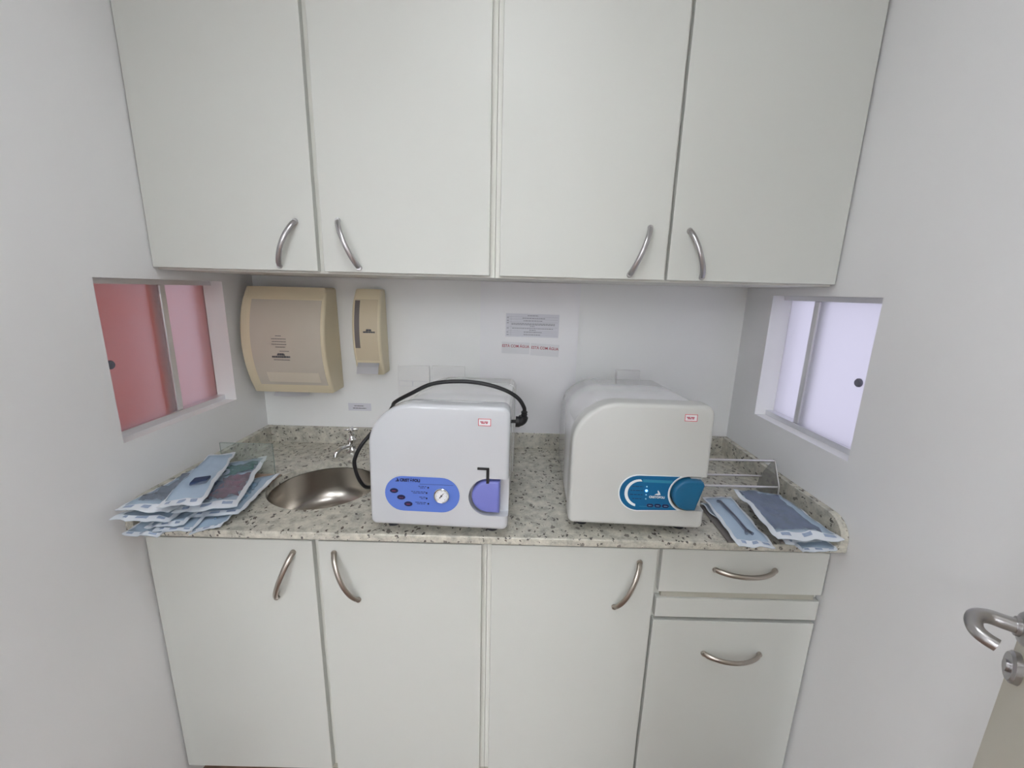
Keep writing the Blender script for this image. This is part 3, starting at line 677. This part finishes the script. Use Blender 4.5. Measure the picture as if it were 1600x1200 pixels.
pouch('sterilisation_pouch', [(.026, -.40, .948), (.112, -.37, .934), (.136, -.632, .944), (.026, -.645, .957)], 'pouch with crumpled grey cloth leaning on the left splash', 6, .010, [('cloth', (.16, .16, .19), .10, .9, .22, .80)], GL)
pouch('sterilisation_pouch', [(.060, -.32, .930), (.126, -.228, .916), (.250, -.566, .926), (.140, -.630, .940)], 'pouch with dark green and maroon cloths on the right of the pile', 7, .012, [('cloth', (.02, .16, .11), .18, .88, .10, .34), ('cloth', (.20, .022, .045), .34, .90, .40, .82), ('cloth', (.03, .04, .10), .08, .45, .48, .84)], GL)
pouch('sterilisation_pouch', [(.030, -.352, .966), (.070, -.292, .952), (.205, -.620, .960), (.116, -.640, .962)], 'topmost light blue pouch of the pile holding a small dark blue block', 8, .010, [('block', (.03, .055, .13), .62, .64, .019)], GL)
def board(name, q, lab):
    cx = sum(p[0] for p in q)/4; cy = sum(p[1] for p in q)/4; b = bmesh.new()
    A = [b.verts.new((x-cx, y-cy, .0008)) for x, y in q]; B = [b.verts.new((x-cx, y-cy, .0052)) for x, y in q]
    b.faces.new(A); b.faces.new(B)
    for k in range(4): b.faces.new((A[k], A[(k+1) % 4], B[(k+1) % 4], B[k]))
    bmesh.ops.recalc_face_normals(b, faces=b.faces); bmesh.ops.bevel(b, geom=b.edges[:], offset=.0012, segments=2, affect='EDGES')
    o = obj(name, b, GREY); o.location = (cx, cy, ZC); return tag(o, lab, 'tray')
board('flat_tray', [(1.466, -.432), (1.566, -.395), (1.551, -.603), (1.457, -.606)], 'flat grey tray under the pouch with the long instrument')
board('flat_tray', [(1.605, -.425), (1.672, -.425), (1.660, -.603), (1.585, -.604)], 'flat grey tray under the large pouch with dark blue cloth')
pouch('sterilisation_pouch', [(1.466, -.431, .8965), (1.525, -.419, .8965), (1.515, -.598, .897), (1.480, -.573, .897)], 'light blue pouch peeking out at the left of the one with the long instrument', 11, .003, None, GR, wr=.0024)
pouch('sterilisation_pouch', [(1.480, -.412, .905), (1.565, -.407, .905), (1.545, -.647, .904), (1.461, -.646, .904)], 'light blue pouch with one long thin instrument beside the teal latch', 12, .006, [('tool', (.22, .24, .30), [(.34, .14), (.40, .13), (.44, .18), (.50, .45), (.56, .72)], .0045), ('tool', (.22, .24, .30), [(.56, .72), (.46, .78)], .004), ('tool', (.22, .24, .30), [(.56, .72), (.68, .80)], .004)], GR, wr=.0028)
pouch('sterilisation_pouch', [(1.606, -.55, .8965), (1.715, -.545, .8965), (1.693, -.642, .898), (1.606, -.652, .898)], 'pale blue lowest pouch at the right front corner of the worktop', 13, .003, None, GR, wr=.0024)
pouch('sterilisation_pouch', [(1.600, -.415, .910), (1.685, -.45, .909), (1.665, -.628, .909), (1.573, -.638, .909)], 'middle pouch sandwiched below the large one with dark blue cloth', 14, .004, [('cloth', (.12, .13, .2), .2, .8, .2, .8)], GR, wr=.0028)
pouch('sterilisation_pouch', [(1.574, -.394, .924), (1.692, -.424, .924), (1.706, -.640, .921), (1.553, -.638, .921)], 'large pouch with dark blue folded cloth near the right wall', 15, .012, [('cloth', (.075, .085, .17), .10, .80, .06, .84)], GR)

# ------------------------------------------------------------------ entrance door leaf with lever
dr = empty('door_1', (1.25, -1.48, 0)); struct(dr)
n_ = Vector((-.78, .62, 0)).normalized(); u_ = Vector((-n_.y, n_.x, 0))          # n out of the face, u towards the hinge
if u_.y > 0: u_ = -u_
b0 = Vector((1.606, -1.042, 1.054))                                                # lever axis on the door face
MD = Matrix.Identity(4)
for k in range(3): MD[k][0] = -u_[k]; MD[k][1] = n_[k]; MD[k][2] = (0, 0, 1)[k]
MD.translation = b0-Vector((1.25, -1.48, 0))                                       # local: x to latch edge, y out of the face, z up
obj('leaf', box(-.50, .028, -.036, 0, -1.044, 1.042, .002), DOORM, dr, False, MD)
RM = Matrix.Rotation(-math.pi/2, 4, 'X')
obj('rose', lathe([(.022, 0), (.022, .006), (.019, .009), (.0125, .010), (.0125, .014), (0, .014)], RM, 28), STEEL, dr, True, MD)
obj('key_rose', lathe([(.021, 0), (.021, .006), (.018, .009), (.008, .009), (.008, .012), (0, .012)], Matrix.Translation((0, 0, -.060)) @ RM, 28), STEEL, dr, True, MD)
lp = smooth_path([(0, .008, 0), (0, .024, .0), (0, .038, .0), (-.008, .050, -.001), (-.020, .0535, -.005), (-.031, .051, -.009), (-.037, .043, -.012), (-.040, .034, -.014)], 5)
obj('lever', tube(lp, lambda t: .0098-.0012*t, 16), STEEL, dr, True, MD)
